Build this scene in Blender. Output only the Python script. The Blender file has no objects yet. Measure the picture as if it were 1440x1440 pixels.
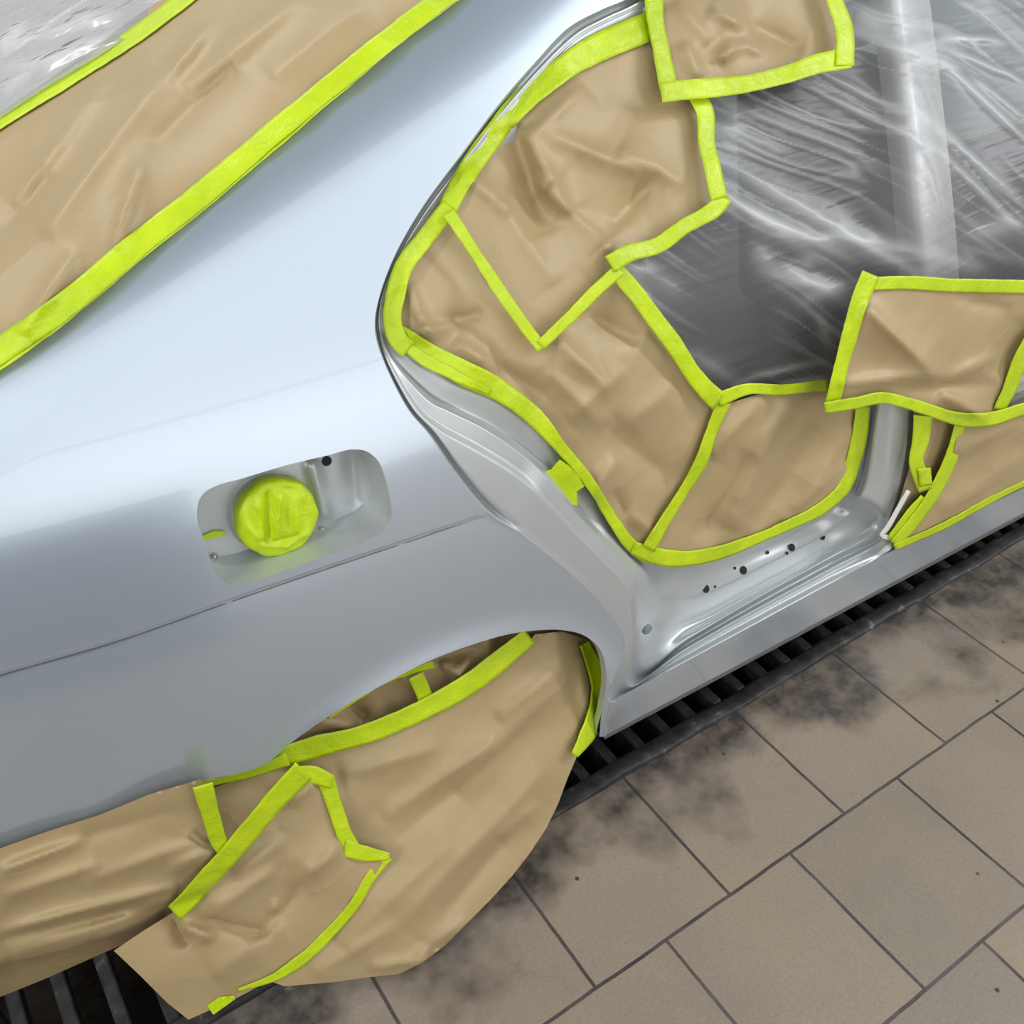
import bpy, math, random
import numpy as np
from mathutils import Matrix, Vector
from mathutils.geometry import delaunay_2d_cdt

# ------------------------------------------------------------------ camera, world, lights
SC = bpy.context.scene
COL = SC.collection
CAMPOS = np.array([0.0, 0.0, 1.65])
FPX = 1403.0
RM = np.array([[0.83109788, -0.35167537, 0.43081405],
               [-0.55611396, -0.52041492, 0.64800121],
               [-0.00368401, -0.77813414, -0.62808733]])     # columns: image right, image down, forward (x forward of car, y into car, z up)
cam_d = bpy.data.cameras.new('camera'); cam = bpy.data.objects.new('camera', cam_d); COL.objects.link(cam)
cam_d.sensor_width = 36; cam_d.lens = 36*FPX/1440; cam_d.clip_start = 0.02
m4 = Matrix(((RM[0][0], -RM[0][1], -RM[0][2], 0), (RM[1][0], -RM[1][1], -RM[1][2], 0), (RM[2][0], -RM[2][1], -RM[2][2], 1.65), (0, 0, 0, 1)))
q = m4.to_quaternion(); cam.rotation_mode = 'QUATERNION'; cam.rotation_quaternion = q; cam.location = (0, 0, 1.65)
SC.camera = cam
SC.view_settings.view_transform = 'Standard'; SC.view_settings.look = 'None'
SC.view_settings.exposure = -0.4; SC.view_settings.gamma = 1.0; SC.view_settings.use_curve_mapping = False
w = bpy.data.worlds.new('world'); SC.world = w; w.use_nodes = True
w.node_tree.nodes['Background'].inputs[0].default_value = (0.80, 0.88, 1.0, 1)
w.node_tree.nodes['Background'].inputs[1].default_value = 0.30
def area(name, loc, size, power, look, col=(1, 1, 1)):
    l = bpy.data.lights.new(name, 'AREA'); l.shape = 'RECTANGLE'; l.size, l.size_y = size; l.energy = power; l.color = col
    o = bpy.data.objects.new(name, l); COL.objects.link(o); o.location = loc
    d = Vector(look)-Vector(loc); o.rotation_euler = d.to_track_quat('-Z', 'Y').to_euler()
    return o
area('ceiling_light_box', (0.6, -1.6, 3.0), (5.2, 3.4), 82, (0.6, -1.6, 0), (1.0, 1.0, 1.0))
area('wall_light_bank', (0.6, -3.35, 1.6), (5.6, 2.7), 66, (0.6, 0, 1.6), (1.0, 0.99, 0.975))
area('ceiling_tubes_and_fill', (4.4, -0.9, 2.9), (0.4, 3.4), 120, (0.8, 0.8, 0.5), (0.97, 0.98, 1))  # added fill lamp, clear of the panel's reflections, raking across the paper
area('ceiling_tubes_and_fill', (-2.6, -0.2, 2.9), (0.3, 3.0), 80, (0.4, 0.9, 0.7), (1.0, 0.98, 0.95))  # added lamp at the left, for contrast in the paper folds
area('ceiling_tubes_and_fill', (-0.5, 2.3, 3.0), (2.6, 0.45), 40, (-0.3, 1.8, 0), (1, 1, 1))
area('ceiling_tubes_and_fill', (2.6, 2.6, 3.0), (3.5, 0.5), 45, (2.6, 2.6, 0), (0.95, 0.98, 1))

# ------------------------------------------------------------------ helpers
def rays(px):
    px = np.asarray(px, float)
    d = np.stack([px[:, 0]-720, px[:, 1]-720, np.full(len(px), FPX)], 1)@RM.T
    return d/np.linalg.norm(d, axis=1)[:, None]
def proj(P):
    q = (np.asarray(P)-CAMPOS)@RM
    return np.stack([q[:, 0]/q[:, 2]*FPX+720, q[:, 1]/q[:, 2]*FPX+720], 1)
TS = np.concatenate([np.linspace(0.35, 3.2, 96), np.linspace(3.3, 9, 30)])
def hit(px, F, lift=0.0):
    """where the line of sight of each point meets the surface F = 0 (F > 0 outside)"""
    d = rays(px); n = len(d); res = np.zeros((n, 3))
    for s in range(0, n, 20000):
        dd = d[s:s+20000]; P = CAMPOS+dd[:, None, :]*TS[None, :, None]
        v = F(P.reshape(-1, 3)).reshape(len(dd), -1)
        neg = v < 0; idx = np.where(neg.any(1), neg.argmax(1), len(TS)-1); idx = np.maximum(idx, 1)
        lo = TS[idx-1].copy(); hi = TS[idx].copy()
        for _ in range(26):
            mid = (lo+hi)/2; f = F(CAMPOS+dd*mid[:, None]); neg = f < 0
            hi = np.where(neg, mid, hi); lo = np.where(neg, lo, mid)
        res[s:s+20000] = CAMPOS+dd*((lo+hi)/2)[:, None]
    if np.any(lift): res = res-d*np.asarray(lift).reshape(-1, 1) if not np.isscalar(lift) else res-d*lift
    return res
def grad(F, P, e=0.0015):
    g = np.stack([F(P+np.eye(3)[k]*e)-F(P-np.eye(3)[k]*e) for k in range(3)], 1)
    return g/np.maximum(np.linalg.norm(g, axis=1), 1e-9)[:, None]
def curve(pts, step=6.0, closed=False):
    """smooth curve through points (any dimension), resampled about every step units of its first two coordinates"""
    p = np.asarray(pts, float); out = []; n = len(p)
    for i in range(n if closed else n-1):
        if closed: a, b, c, d = p[(i-1) % n], p[i], p[(i+1) % n], p[(i+2) % n]
        else: a, b, c, d = p[max(i-1, 0)], p[i], p[i+1], p[min(i+2, n-1)]
        L = np.hypot(*(c-b)[:2]); k = max(1, int(round(L/step)))
        ta = max(np.hypot(*(b-a)[:2]), 1e-6); tc = max(np.hypot(*(d-c)[:2]), 1e-6); L = max(L, 1e-6)
        mb = ((c-b)/L*ta+(b-a)/ta*L)/(ta+L) if np.any(a != b) else (c-b)/L
        mc = ((d-c)/tc*L+(c-b)/L*tc)/(tc+L) if np.any(c != d) else (c-b)/L
        for j in range(k):
            t = j/k
            out.append((2*t**3-3*t**2+1)*b+(t**3-2*t**2+t)*mb*L+(-2*t**3+3*t**2)*c+(t**3-t**2)*mc*L)
    if not closed: out.append(p[-1])
    return np.array(out)
def straight(pts, step=8.0, closed=False):
    p = np.asarray(pts, float); out = []; n = len(p)
    for i in range(n if closed else n-1):
        b, c = p[i], p[(i+1) % n]; k = max(1, int(round(np.hypot(*(c-b)[:2])/step)))
        for j in range(k): out.append(b+(c-b)*j/k)
    if not closed: out.append(p[-1])
    return np.array(out)
def inside(q, poly):
    x, y = q[:, 0], q[:, 1]; r = np.zeros(len(q), bool); n = len(poly)
    for i in range(n):
        x1, y1 = poly[i]; x2, y2 = poly[(i+1) % n]
        c = (y1 > y) != (y2 > y)
        if y1 != y2: r ^= c & (x < (x2-x1)*(y-y1)/(y2-y1)+x1)
    return r
def segdist(q, a, b):
    a = np.asarray(a, float); b = np.asarray(b, float); d = b-a; L = max(d@d, 1e-9)
    t = np.clip((q-a)@d/L, 0, 1); c = a+t[:, None]*d
    return np.hypot(*(q-c).T), t, ((q-a)@np.array([-d[1], d[0]]))/math.sqrt(L)
def polydist(q, poly):
    r = np.full(len(q), 1e9)
    for i in range(len(poly)): r = np.minimum(r, segdist(q, poly[i], poly[(i+1) % len(poly)])[0])
    return r
def patch(outer, holes=(), step=7.0, lines=()):
    """triangulated patch bounded by the outer loop, minus hole loops"""
    outer = np.asarray(outer, float); loops = [outer]+[np.asarray(h, float) for h in holes]
    x0, y0 = outer.min(0); x1, y1 = outer.max(0)
    gx, gy = np.meshgrid(np.arange(x0, x1, step), np.arange(y0, y1, step*0.87)); gx = gx+((np.arange(gx.shape[0]) % 2)*step/2)[:, None]
    g = np.stack([gx.ravel(), gy.ravel()], 1); ok = inside(g, outer)
    for h in loops[1:]: ok &= ~inside(g, h)
    g = g[ok]
    ok = np.ones(len(g), bool)
    for l in loops: ok &= polydist(g, l) > step*0.5
    g = g[ok]
    for l in lines:
        for i in range(0, len(l)-1):
            g = g[segdist(g, l[i], l[i+1])[0] > step*0.35] if len(l) < 6 or np.hypot(*(l[i+1]-l[i])) > 0 else g
    V = np.concatenate(loops+[g]); E = []; s = 0
    for l in loops:
        n = len(l); E += [(s+i, s+(i+1) % n) for i in range(n)]; s += n
    for l in lines:
        s = len(V); V = np.concatenate([V, l]); E += [(s+i, s+i+1) for i in range(len(l)-1)]
    r = delaunay_2d_cdt([Vector(v) for v in V.tolist()], E, [], 0, 1e-4)
    V = np.array([tuple(v) for v in r[0]]); T = np.array([f for f in r[2] if len(f) == 3]); c = V[T].mean(1)
    ok = inside(c, outer)
    for h in loops[1:]: ok &= ~inside(c, h)
    T = T[ok]
    a, b, c = V[T[:, 0]], V[T[:, 1]], V[T[:, 2]]
    cr = (b[:, 0]-a[:, 0])*(c[:, 1]-a[:, 1])-(b[:, 1]-a[:, 1])*(c[:, 0]-a[:, 0])
    T[cr > 0] = T[cr > 0][:, ::-1]
    return V, T
def obj(name, V, T, m, parent=None, normals=None, smooth=True, attr=None, thick=0):
    me = bpy.data.meshes.new(name); me.from_pydata([tuple(v) for v in np.asarray(V).tolist()], [], [list(map(int, t)) for t in T]); me.update()
    if smooth:
        me.polygons.foreach_set('use_smooth', [True]*len(me.polygons))
    if normals is not None: me.normals_split_custom_set_from_vertices([tuple(n) for n in normals.tolist()])
    if attr is not None:
        for k, v in attr.items():
            a = me.attributes.new(k, 'FLOAT', 'POINT'); a.data.foreach_set('value', np.asarray(v, float))
    o = bpy.data.objects.new(name, me); COL.objects.link(o)
    if isinstance(m, (list, tuple)):
        for x in m: me.materials.append(x)
    else: me.materials.append(m)
    if parent is not None: o.parent = parent
    if thick:
        s = o.modifiers.new('thickness', 'SOLIDIFY'); s.thickness = thick; s.offset = -1
    return o
def tag(o, label=None, cat=None, group=None, kind=None):
    if label: o['label'] = label
    if cat: o['category'] = cat
    if group: o['group'] = group
    if kind: o['kind'] = kind
    return o
def empty(name, loc, label, cat, group=None):
    o = bpy.data.objects.new(name, None); COL.objects.link(o); o.location = loc; o.empty_display_size = 0.05
    return tag(o, label, cat, group)
# numpy value noise
def _h(i, j, k, s):
    n = (i*374761393+j*668265263+k*2147483647+s*974711) & 0xffffffff
    n = (n ^ (n >> 13))*1274126177 & 0xffffffff
    return ((n ^ (n >> 16)) & 0xffffff)/0xffffff
def noise(P, sc, seed=0):
    p = np.asarray(P)*sc+seed*7.31; i = np.floor(p).astype(np.int64); f = p-i; f = f*f*(3-2*f); r = 0
    for a in (0, 1):
        for b in (0, 1):
            for c in (0, 1):
                wgt = (f[:, 0] if a else 1-f[:, 0])*(f[:, 1] if b else 1-f[:, 1])*(f[:, 2] if c else 1-f[:, 2])
                r = r+wgt*_h(i[:, 0]+a, i[:, 1]+b, i[:, 2]+c, seed)
    return r*2-1
def tri(x): return np.abs((x % 1.0)*2-1)
def crumple(P, amp=0.006, scale=1.0, seed=0, n=6):
    """paper: long straight creases in several directions between flat facets"""
    rs = np.random.RandomState(seed); z = np.zeros(len(P))
    wv = np.stack([noise(P, 5*scale, seed+k) for k in (1, 2, 3)], 1)*0.03
    for i in range(n):
        d = rs.normal(size=3); d[1] *= 0.5; d /= np.linalg.norm(d)
        fr = rs.uniform(3, 11)*scale
        msk = np.clip(noise(P, 4*scale, seed+20+i)*1.5+0.4, 0, 1)
        z += (tri((P+wv)@d*fr+rs.rand())-0.5)*msk*(5.0/fr)
    return z*amp*1.1+noise(P, 3.0*scale, seed+9)*amp*1.1
def ridges(q, folds):
    z = np.zeros(len(q))
    for f in folds:
        x0, y0, x1, y1, wd, am = f[:6]
        dist, t, sd = segdist(q, (x0, y0), (x1, y1))
        e = np.sin(np.clip(t, 0.0, 1)*math.pi)**0.5
        z += am*2.6*np.exp(-(np.sqrt(dist**2+12)-3.46)/wd)*(0.1+0.9*e)
    return z
# ------------------------------------------------------------------ materials
def mat(name, col, rough=0.5, metal=0.0, coat=0.0, spec=0.5, coat_rough=0.03):
    m = bpy.data.materials.new(name); m.use_nodes = True; b = m.node_tree.nodes['Principled BSDF']
    b.inputs['Base Color'].default_value = (*col, 1); b.inputs['Roughness'].default_value = rough; b.inputs['Metallic'].default_value = metal
    b.inputs['Coat Weight'].default_value = coat; b.inputs['Coat Roughness'].default_value = coat_rough; b.inputs['Specular IOR Level'].default_value = spec
    return m
def nd(m, t, **kw):
    n = m.node_tree.nodes.new(t)
    for k, v in kw.items(): setattr(n, k, v)
    return n
def lk(m, a, b): m.node_tree.links.new(a, b)
def bsdf(m): return m.node_tree.nodes['Principled BSDF']
def noise_tex(m, scale, detail=4, rough=0.6, dist=0.0, vec=None):
    n = nd(m, 'ShaderNodeTexNoise'); n.inputs['Scale'].default_value = scale; n.inputs['Detail'].default_value = detail
    n.inputs['Roughness'].default_value = rough; n.inputs['Distortion'].default_value = dist
    if vec is None:
        g = nd(m, 'ShaderNodeNewGeometry'); vec = g.outputs['Position']
    lk(m, vec, n.inputs['Vector']); return n.outputs['Fac']
def bump(m, h, strength=0.3, dist=0.01):
    b = nd(m, 'ShaderNodeBump'); b.inputs['Strength'].default_value = strength; b.inputs['Distance'].default_value = dist
    lk(m, h, b.inputs['Height']); lk(m, b.outputs['Normal'], bsdf(m).inputs['Normal']); return b
def ramp(m, fac, stops):
    r = nd(m, 'ShaderNodeValToRGB'); e = r.color_ramp.elements
    while len(e) < len(stops): e.new(0.5)
    for i, (p, c) in enumerate(stops):
        e[i].position = p; e[i].color = (*c, 1) if len(c) == 3 else c
    lk(m, fac, r.inputs['Fac']); return r.outputs['Color']
def mix(m, fac, a, b, mode='MIX'):
    n = nd(m, 'ShaderNodeMix', data_type='RGBA', blend_type=mode)
    for s, v in ((0, fac), (6, a), (7, b)):
        if hasattr(v, 'is_linked') or hasattr(v, 'links'): lk(m, v, n.inputs[s])
        else: n.inputs[s].default_value = v if s == 0 else (*v, 1)
    return n.outputs[2]
def math_n(m, op, a, b=0.0, clamp=False):
    n = nd(m, 'ShaderNodeMath', operation=op, use_clamp=clamp)
    for s, v in ((0, a), (1, b)):
        if hasattr(v, 'links'): lk(m, v, n.inputs[s])
        else: n.inputs[s].default_value = v
    return n.outputs[0]

PAINT = mat('silver_basecoat', (0.52, 0.595, 0.68), 0.26, 0.60, 1.0, coat_rough=0.02)
JPAINT = mat('silver_inner_paint', (0.53, 0.565, 0.575), 0.42, 0.5, 0.35, coat_rough=0.1)
def paper_mat(name, c1, c2):
    m = mat(name, c1, 0.46, spec=0.45)
    n = noise_tex(m, 2.5, 3); lk(m, ramp(m, n, [(0.3, c1), (0.7, c2)]), bsdf(m).inputs['Base Color'])
    g = nd(m, 'ShaderNodeNewGeometry'); w1 = nd(m, 'ShaderNodeTexNoise'); w1.inputs['Scale'].default_value = 7; lk(m, g.outputs['Position'], w1.inputs['Vector'])
    vm = nd(m, 'ShaderNodeVectorMath', operation='MULTIPLY_ADD'); lk(m, w1.outputs['Color'], vm.inputs[0]); vm.inputs[1].default_value = (0.16,)*3; lk(m, g.outputs['Position'], vm.inputs[2])
    v = nd(m, 'ShaderNodeTexVoronoi'); v.inputs['Scale'].default_value = 6; v.inputs['Randomness'].default_value = 1; lk(m, vm.outputs[0], v.inputs['Vector'])
    n2 = noise_tex(m, 24, 5, 0.6, 0.4); hh = math_n(m, 'MULTIPLY_ADD', n2, 0.12); lk(m, v.outputs['Distance'], m.node_tree.nodes[-1].inputs[2]); bump(m, hh, 0.30, 0.03)
    return m
PAPER = paper_mat('kraft_paper', (0.395, 0.298, 0.152), (0.45, 0.338, 0.178))
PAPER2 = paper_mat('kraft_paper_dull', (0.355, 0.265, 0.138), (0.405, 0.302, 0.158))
def tape_mat():
    m = mat('fluorescent_tape', (0.60, 0.80, 0.0), 0.38, spec=0.5)
    n = noise_tex(m, 14, 3); lk(m, ramp(m, n, [(0.35, (0.45, 0.62, 0.003)), (0.65, (0.57, 0.74, 0.005))]), bsdf(m).inputs['Base Color'])
    bump(m, noise_tex(m, 55, 4, 0.65, 1.2), 0.55, 0.004)
    return m
TAPE = tape_mat()
BLACK = mat('black_void', (0.012, 0.012, 0.014), 0.8)
STEEL = mat('zinc_bolt', (0.5, 0.5, 0.5), 0.35, 0.9)
DARKSTEEL = mat('grimy_steel', (0.05, 0.048, 0.045), 0.55, 0.4)
_n = noise_tex(DARKSTEEL, 30, 5); lk(DARKSTEEL, ramp(DARKSTEEL, _n, [(0.35, (0.014, 0.013, 0.013)), (0.62, (0.042, 0.04, 0.039)), (0.8, (0.2, 0.2, 0.2))]), bsdf(DARKSTEEL).inputs['Base Color'])
bump(DARKSTEEL, _n, 0.5, 0.004)
CLOTH = mat('dark_seat_fabric', (0.035, 0.035, 0.042), 0.9)
SHEET = mat('grey_cabin_trim', (0.20, 0.25, 0.245), 0.8)
WHITEP = mat('white_seal', (0.75, 0.76, 0.74), 0.4)
# ------------------------------------------------------------------ body surfaces
def smin(a, b, k):
    h = np.clip(0.5+0.5*(b-a)/k, 0, 1); return b*(1-h)+a*h-k*h*(1-h)
def smax(a, b, k): return -smin(-a, -b, k)
ZK = np.array([0.0, 0.20, 0.30, 0.50, 0.70, 0.83, 0.90, 0.96, 1.02, 1.08, 1.15, 1.25, 1.36, 1.46, 1.7])
YK = np.array([0.88, 0.872, 0.863, 0.858, 0.857, 0.860, 0.868, 0.880, 0.902, 0.933, 0.975, 1.045, 1.130, 1.215, 1.44])
def _pchip(x, y):
    h = np.diff(x); d = np.diff(y)/h; m = np.zeros(len(x)); m[0], m[-1] = d[0], d[-1]
    for i in range(1, len(x)-1):
        m[i] = 0 if d[i-1]*d[i] <= 0 else (h[i-1]+h[i])*3/((2*h[i]+h[i-1])/d[i-1]+(h[i]+2*h[i-1])/d[i])
    xs = np.linspace(x[0], x[-1], 600); i = np.clip(np.searchsorted(x, xs)-1, 0, len(x)-2); t = (xs-x[i])/h[i]
    ys = (2*t**3-3*t**2+1)*y[i]+(t**3-2*t**2+t)*h[i]*m[i]+(-2*t**3+3*t**2)*y[i+1]+(t**3-t**2)*h[i]*m[i+1]
    ker = np.hanning(41); ker /= ker.sum(); ys = np.convolve(np.pad(ys, 20, mode='reflect', reflect_type='odd'), ker, 'valid')
    return xs, ys
_zx, _zy = _pchip(ZK, YK)
def side_y(x, z): return np.interp(z, _zx, _zy)+0.17*np.maximum(0.5-x, 0)**2
GA, GB = None, None
def F_side(P): return side_y(P[:, 0], P[:, 2])-P[:, 1]            # positive outside (towards the camera)
_e = hit([(0, 480), (600, 0)], F_side)
_A, _B = _e[0], _e[1]
_W = np.array([-0.10, 1.0, 0.06]); _W /= np.linalg.norm(_W)
GN = np.cross(_W, _B-_A); GN /= np.linalg.norm(GN)
if GN[2] < 0: GN = -GN
def F_glass(P): return (P-_A)@GN - 0.012
def F_roof0(P): return smax(F_side(P), F_glass(P), 0.10)
ARC = (0.43, 0.27, 0.335)
CREASE_PX = [(-430, 1094), (-160, 1002), (0, 948), (150, 905), (340, 839), (500, 785), (620, 745), (690, 722), (760, 697)]
_c = hit(curve(CREASE_PX, 6), F_roof0)
def F_body(P, groove=True):
    x, z = P[:, 0], P[:, 2]
    r = np.hypot(x-ARC[0], (z-ARC[1]))
    y = -0.012*np.exp(-((r-ARC[2]-0.005)/0.030)**2)*(z < 0.75)
    zc = np.interp(x, _c[:, 0], _c[:, 2])
    fade = np.clip((0.60-x)/0.06, 0, 1)
    if groove: wl = 0.005+0.004*np.clip((0.5-x)/0.5, 0, 1); y = y+1.1*wl*np.clip((zc+0.002-z)/wl, 0, 1)*np.exp(-np.maximum(zc-z, 0)/0.05)*fade
    # the metal rolls over into the fuel pocket and has slight waviness
    return smax(F_side(P)+y, F_glass(P), 0.10)
def off(F, d): return lambda P: F(P)+d          # the same surface, d metres further in

# ------------------------------------------------------------------ the setting
def box(name, lo, hi, m, parent=None):
    x0, y0, z0 = lo; x1, y1, z1 = hi
    V = [(x0, y0, z0), (x1, y0, z0), (x1, y1, z0), (x0, y1, z0), (x0, y0, z1), (x1, y0, z1), (x1, y1, z1), (x0, y1, z1)]
    T = [(0, 3, 2, 1), (4, 5, 6, 7), (0, 1, 5, 4), (1, 2, 6, 5), (2, 3, 7, 6), (3, 0, 4, 7)]
    return obj(name, V, T, m, parent, smooth=False)
def bevel(o, w=0.004, s=2):
    b = o.modifiers.new('bevel', 'BEVEL'); b.width = w; b.segments = s; return o
GE = 0.895; GW = 0.46         # near edge and width of the floor drain
def floor_mat():
    m = mat('stoneware_tiles', (0.3, 0.26, 0.22), 0.42, spec=0.35)
    g = nd(m, 'ShaderNodeNewGeometry'); mp = nd(m, 'ShaderNodeMapping'); mp.inputs['Location'].default_value = (-0.553+0.1495, -0.585, 0)
    lk(m, g.outputs['Position'], mp.inputs['Vector'])
    dn = nd(m, 'ShaderNodeTexNoise'); dn.inputs['Scale'].default_value = 9; lk(m, g.outputs['Position'], dn.inputs['Vector'])
    vm = nd(m, 'ShaderNodeVectorMath', operation='MULTIPLY_ADD'); lk(m, dn.outputs['Color'], vm.inputs[0]); vm.inputs[1].default_value = (0.006, 0.006, 0); lk(m, mp.outputs[0], vm.inputs[2])
    b = nd(m, 'ShaderNodeTexBrick'); b.offset = 0.5; b.offset_frequency = 2; b.squash = 1
    b.inputs['Scale'].default_value = 1; b.inputs['Brick Width'].default_value = 0.299; b.inputs['Row Height'].default_value = 0.304
    b.inputs['Mortar Size'].default_value = 0.0036; b.inputs['Mortar Smooth'].default_value = 0.35; b.inputs['Bias'].default_value = 0
    b.inputs['Color1'].default_value = (0.33, 0.268, 0.203, 1); b.inputs['Color2'].default_value = (0.275, 0.235, 0.19, 1); b.inputs['Mortar'].default_value = (0.105, 0.095, 0.092, 1)
    lk(m, vm.outputs[0], b.inputs['Vector'])
    big = noise_tex(m, 3.2, 5, 0.6); col = mix(m, math_n(m, 'MULTIPLY', ramp(m, big, [(0.42, (0, 0, 0)), (0.7, (1, 1, 1))]), 0.35), b.outputs['Color'], (0.20, 0.185, 0.17))
    fine = noise_tex(m, 160, 3); col = mix(m, 0.18, col, ramp(m, fine, [(0.3, (0.0, 0.0, 0.0)), (0.7, (0.7, 0.7, 0.7))]), 'SOFT_LIGHT')
    # soot and paint dust gathered along the drain
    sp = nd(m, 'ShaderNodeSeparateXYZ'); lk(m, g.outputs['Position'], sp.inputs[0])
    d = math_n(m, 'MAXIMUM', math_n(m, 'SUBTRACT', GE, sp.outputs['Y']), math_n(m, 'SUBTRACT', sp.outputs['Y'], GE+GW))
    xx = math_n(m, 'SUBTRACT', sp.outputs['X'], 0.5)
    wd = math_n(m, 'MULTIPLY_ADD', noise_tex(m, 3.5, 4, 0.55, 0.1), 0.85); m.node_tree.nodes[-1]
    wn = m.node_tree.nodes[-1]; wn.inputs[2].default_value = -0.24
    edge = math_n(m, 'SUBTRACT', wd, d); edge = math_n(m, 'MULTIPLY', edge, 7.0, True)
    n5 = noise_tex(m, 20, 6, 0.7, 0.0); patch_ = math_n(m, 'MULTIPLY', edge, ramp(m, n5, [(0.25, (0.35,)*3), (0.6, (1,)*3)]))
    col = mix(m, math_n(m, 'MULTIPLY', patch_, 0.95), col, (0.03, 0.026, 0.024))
    # greyish dust film and whitish scuffs
    gd = ramp(m, noise_tex(m, 7, 6, 0.7, 1.2), [(0.60, (0, 0, 0)), (0.68, (1, 1, 1))]); gf = math_n(m, 'MULTIPLY', gd, math_n(m, 'MULTIPLY', math_n(m, 'SUBTRACT', 0.42, d), 1.6, True))
    col = mix(m, gf, col, (0.12, 0.118, 0.12))
    # small dark drops and chips
    v = nd(m, 'ShaderNodeTexVoronoi'); v.inputs['Scale'].default_value = 13; lk(m, g.outputs['Position'], v.inputs['Vector'])
    dots = ramp(m, v.outputs['Distance'], [(0.035, (1, 1, 1)), (0.07, (0, 0, 0))]); rare = ramp(m, v.outputs['Color'], [(0.52, (0, 0, 0)), (0.56, (1, 1, 1))])
    col = mix(m, math_n(m, 'MULTIPLY', dots, rare), col, (0.05, 0.035, 0.03))
    sc = ramp(m, noise_tex(m, 34, 8, 0.75, 2.5), [(0.71, (0, 0, 0)), (0.74, (1, 1, 1))]); scm = ramp(m, noise_tex(m, 2.3, 2), [(0.5, (0, 0, 0)), (0.6, (1, 1, 1))])
    col = mix(m, math_n(m, 'MULTIPLY', math_n(m, 'MULTIPLY', sc, scm), 0.9), col, (0.03, 0.028, 0.026))
    # grime packed in the joints, pale scuffs beside the drain
    jn = math_n(m, 'MULTIPLY', b.outputs['Fac'], ramp(m, noise_tex(m, 9, 4, 0.7), [(0.35, (0,)*3), (0.65, (1,)*3)])); col = mix(m, math_n(m, 'MULTIPLY', jn, 0.75), col, (0.03, 0.027, 0.027))
    mp2 = nd(m, 'ShaderNodeMapping'); mp2.inputs['Rotation'].default_value = (0, 0, 0.5); mp2.inputs['Scale'].default_value = (5, 26, 1); lk(m, g.outputs['Position'], mp2.inputs[0])
    ws = ramp(m, noise_tex(m, 1.0, 6, 0.75, 1.0, mp2.outputs[0]), [(0.62, (0,)*3), (0.72, (1,)*3)]); col = mix(m, math_n(m, 'MULTIPLY', ws, math_n(m, 'MULTIPLY', math_n(m, 'SUBTRACT', 0.30, d), 2.2, True)), col, (0.30, 0.29, 0.29))
    lk(m, col, bsdf(m).inputs['Base Color'])
    hb = math_n(m, 'MULTIPLY_ADD', b.outputs['Fac'], -1.0); m.node_tree.nodes[-1].inputs[2].default_value = 1.0
    hh = math_n(m, 'MULTIPLY_ADD', noise_tex(m, 40, 4), 0.12); lk(m, hb, m.node_tree.nodes[-1].inputs[2])
    bump(m, hh, 0.5, 0.002)
    rr = ramp(m, noise_tex(m, 6, 4), [(0.3, (0.34,)*3), (0.7, (0.52,)*3)]); lk(m, rr, bsdf(m).inputs['Roughness'])
    return m
FLOORM = floor_mat()
WALLM = mat('booth_wall_paint', (0.80, 0.80, 0.79), 0.6); bump(WALLM, noise_tex(WALLM, 60, 3), 0.1, 0.002)
CEILM = mat('booth_ceiling_paint', (0.66, 0.68, 0.70), 0.7); bump(CEILM, noise_tex(CEILM, 30, 3), 0.1, 0.002)
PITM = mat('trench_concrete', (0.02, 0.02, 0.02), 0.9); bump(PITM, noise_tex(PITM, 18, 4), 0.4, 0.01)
GW = 0.46
tag(box('floor', (-4, -3.4, -0.6), (6, GE, 0), FLOORM), kind='structure')
tag(box('floor', (-4, GE+GW, -0.6), (6, 5, 0), FLOORM), kind='structure')
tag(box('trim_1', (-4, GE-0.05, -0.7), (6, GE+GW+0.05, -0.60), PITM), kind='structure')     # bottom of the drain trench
tag(box('wall_back', (-4, 5, 0), (6, 5.1, 3.3), WALLM), kind='structure')
tag(box('wall_front', (-4, -3.5, 0), (6, -3.4, 3.3), WALLM), kind='structure')
tag(box('wall_left', (-4.1, -3.4, -0.7), (-4, 5, 3.3), WALLM), kind='structure')
tag(box('wall_right', (6, -3.4, -0.7), (6.1, 5, 3.3), WALLM), kind='structure')
# ---- the drain grate: frame and cross bars
gr = empty('drain_grate', (0.9, GE+GW/2, -0.02), 'long black steel drain grate set in the floor under the car sill', 'grate')
def world_child(o, root):          # keep world coordinates under a moved Empty
    o.parent = root; o.matrix_parent_inverse = Matrix.Translation(root.location).inverted(); return o
for y0 in (GE-0.012, GE+GW-0.03):
    V = []; T = []; xs = np.linspace(-1.5, 3.6, 180); prof = [(0.0, -0.06), (0.0, 0.003), (0.006, 0.007), (0.030, 0.006), (0.040, 0.0), (0.042, -0.06)]
    for i, x in enumerate(xs):
        for (a, b) in prof:
            V.append((x, y0+a+0.002*math.sin(x*9)+0.0015*math.sin(x*31), b+0.0015*math.sin(x*23+a*90)))
    k = len(prof)
    for i in range(len(xs)-1):
        for j in range(k-1): T.append((i*k+j, (i+1)*k+j, (i+1)*k+j+1, i*k+j+1))
    world_child(obj('frame', V, T, DARKSTEEL), gr)
x = -0.9; i = 0
while x < 3.4:
    o = box('cross_bar', (x, GE+0.03, -0.055), (x+0.024, GE+GW-0.03, -0.008), DARKSTEEL); bevel(o, 0.004); world_child(o, gr)
    x += 0.070; i += 1

# ------------------------------------------------------------------ the car
car = empty('silver_car', (0.43, 1.7, 0.0), 'silver car with its bare rear quarter panel and every opening masked with paper', 'car')
def part(name, V, T, m, **kw):
    return world_child(obj(name, V, T, m, **kw), car)
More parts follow.
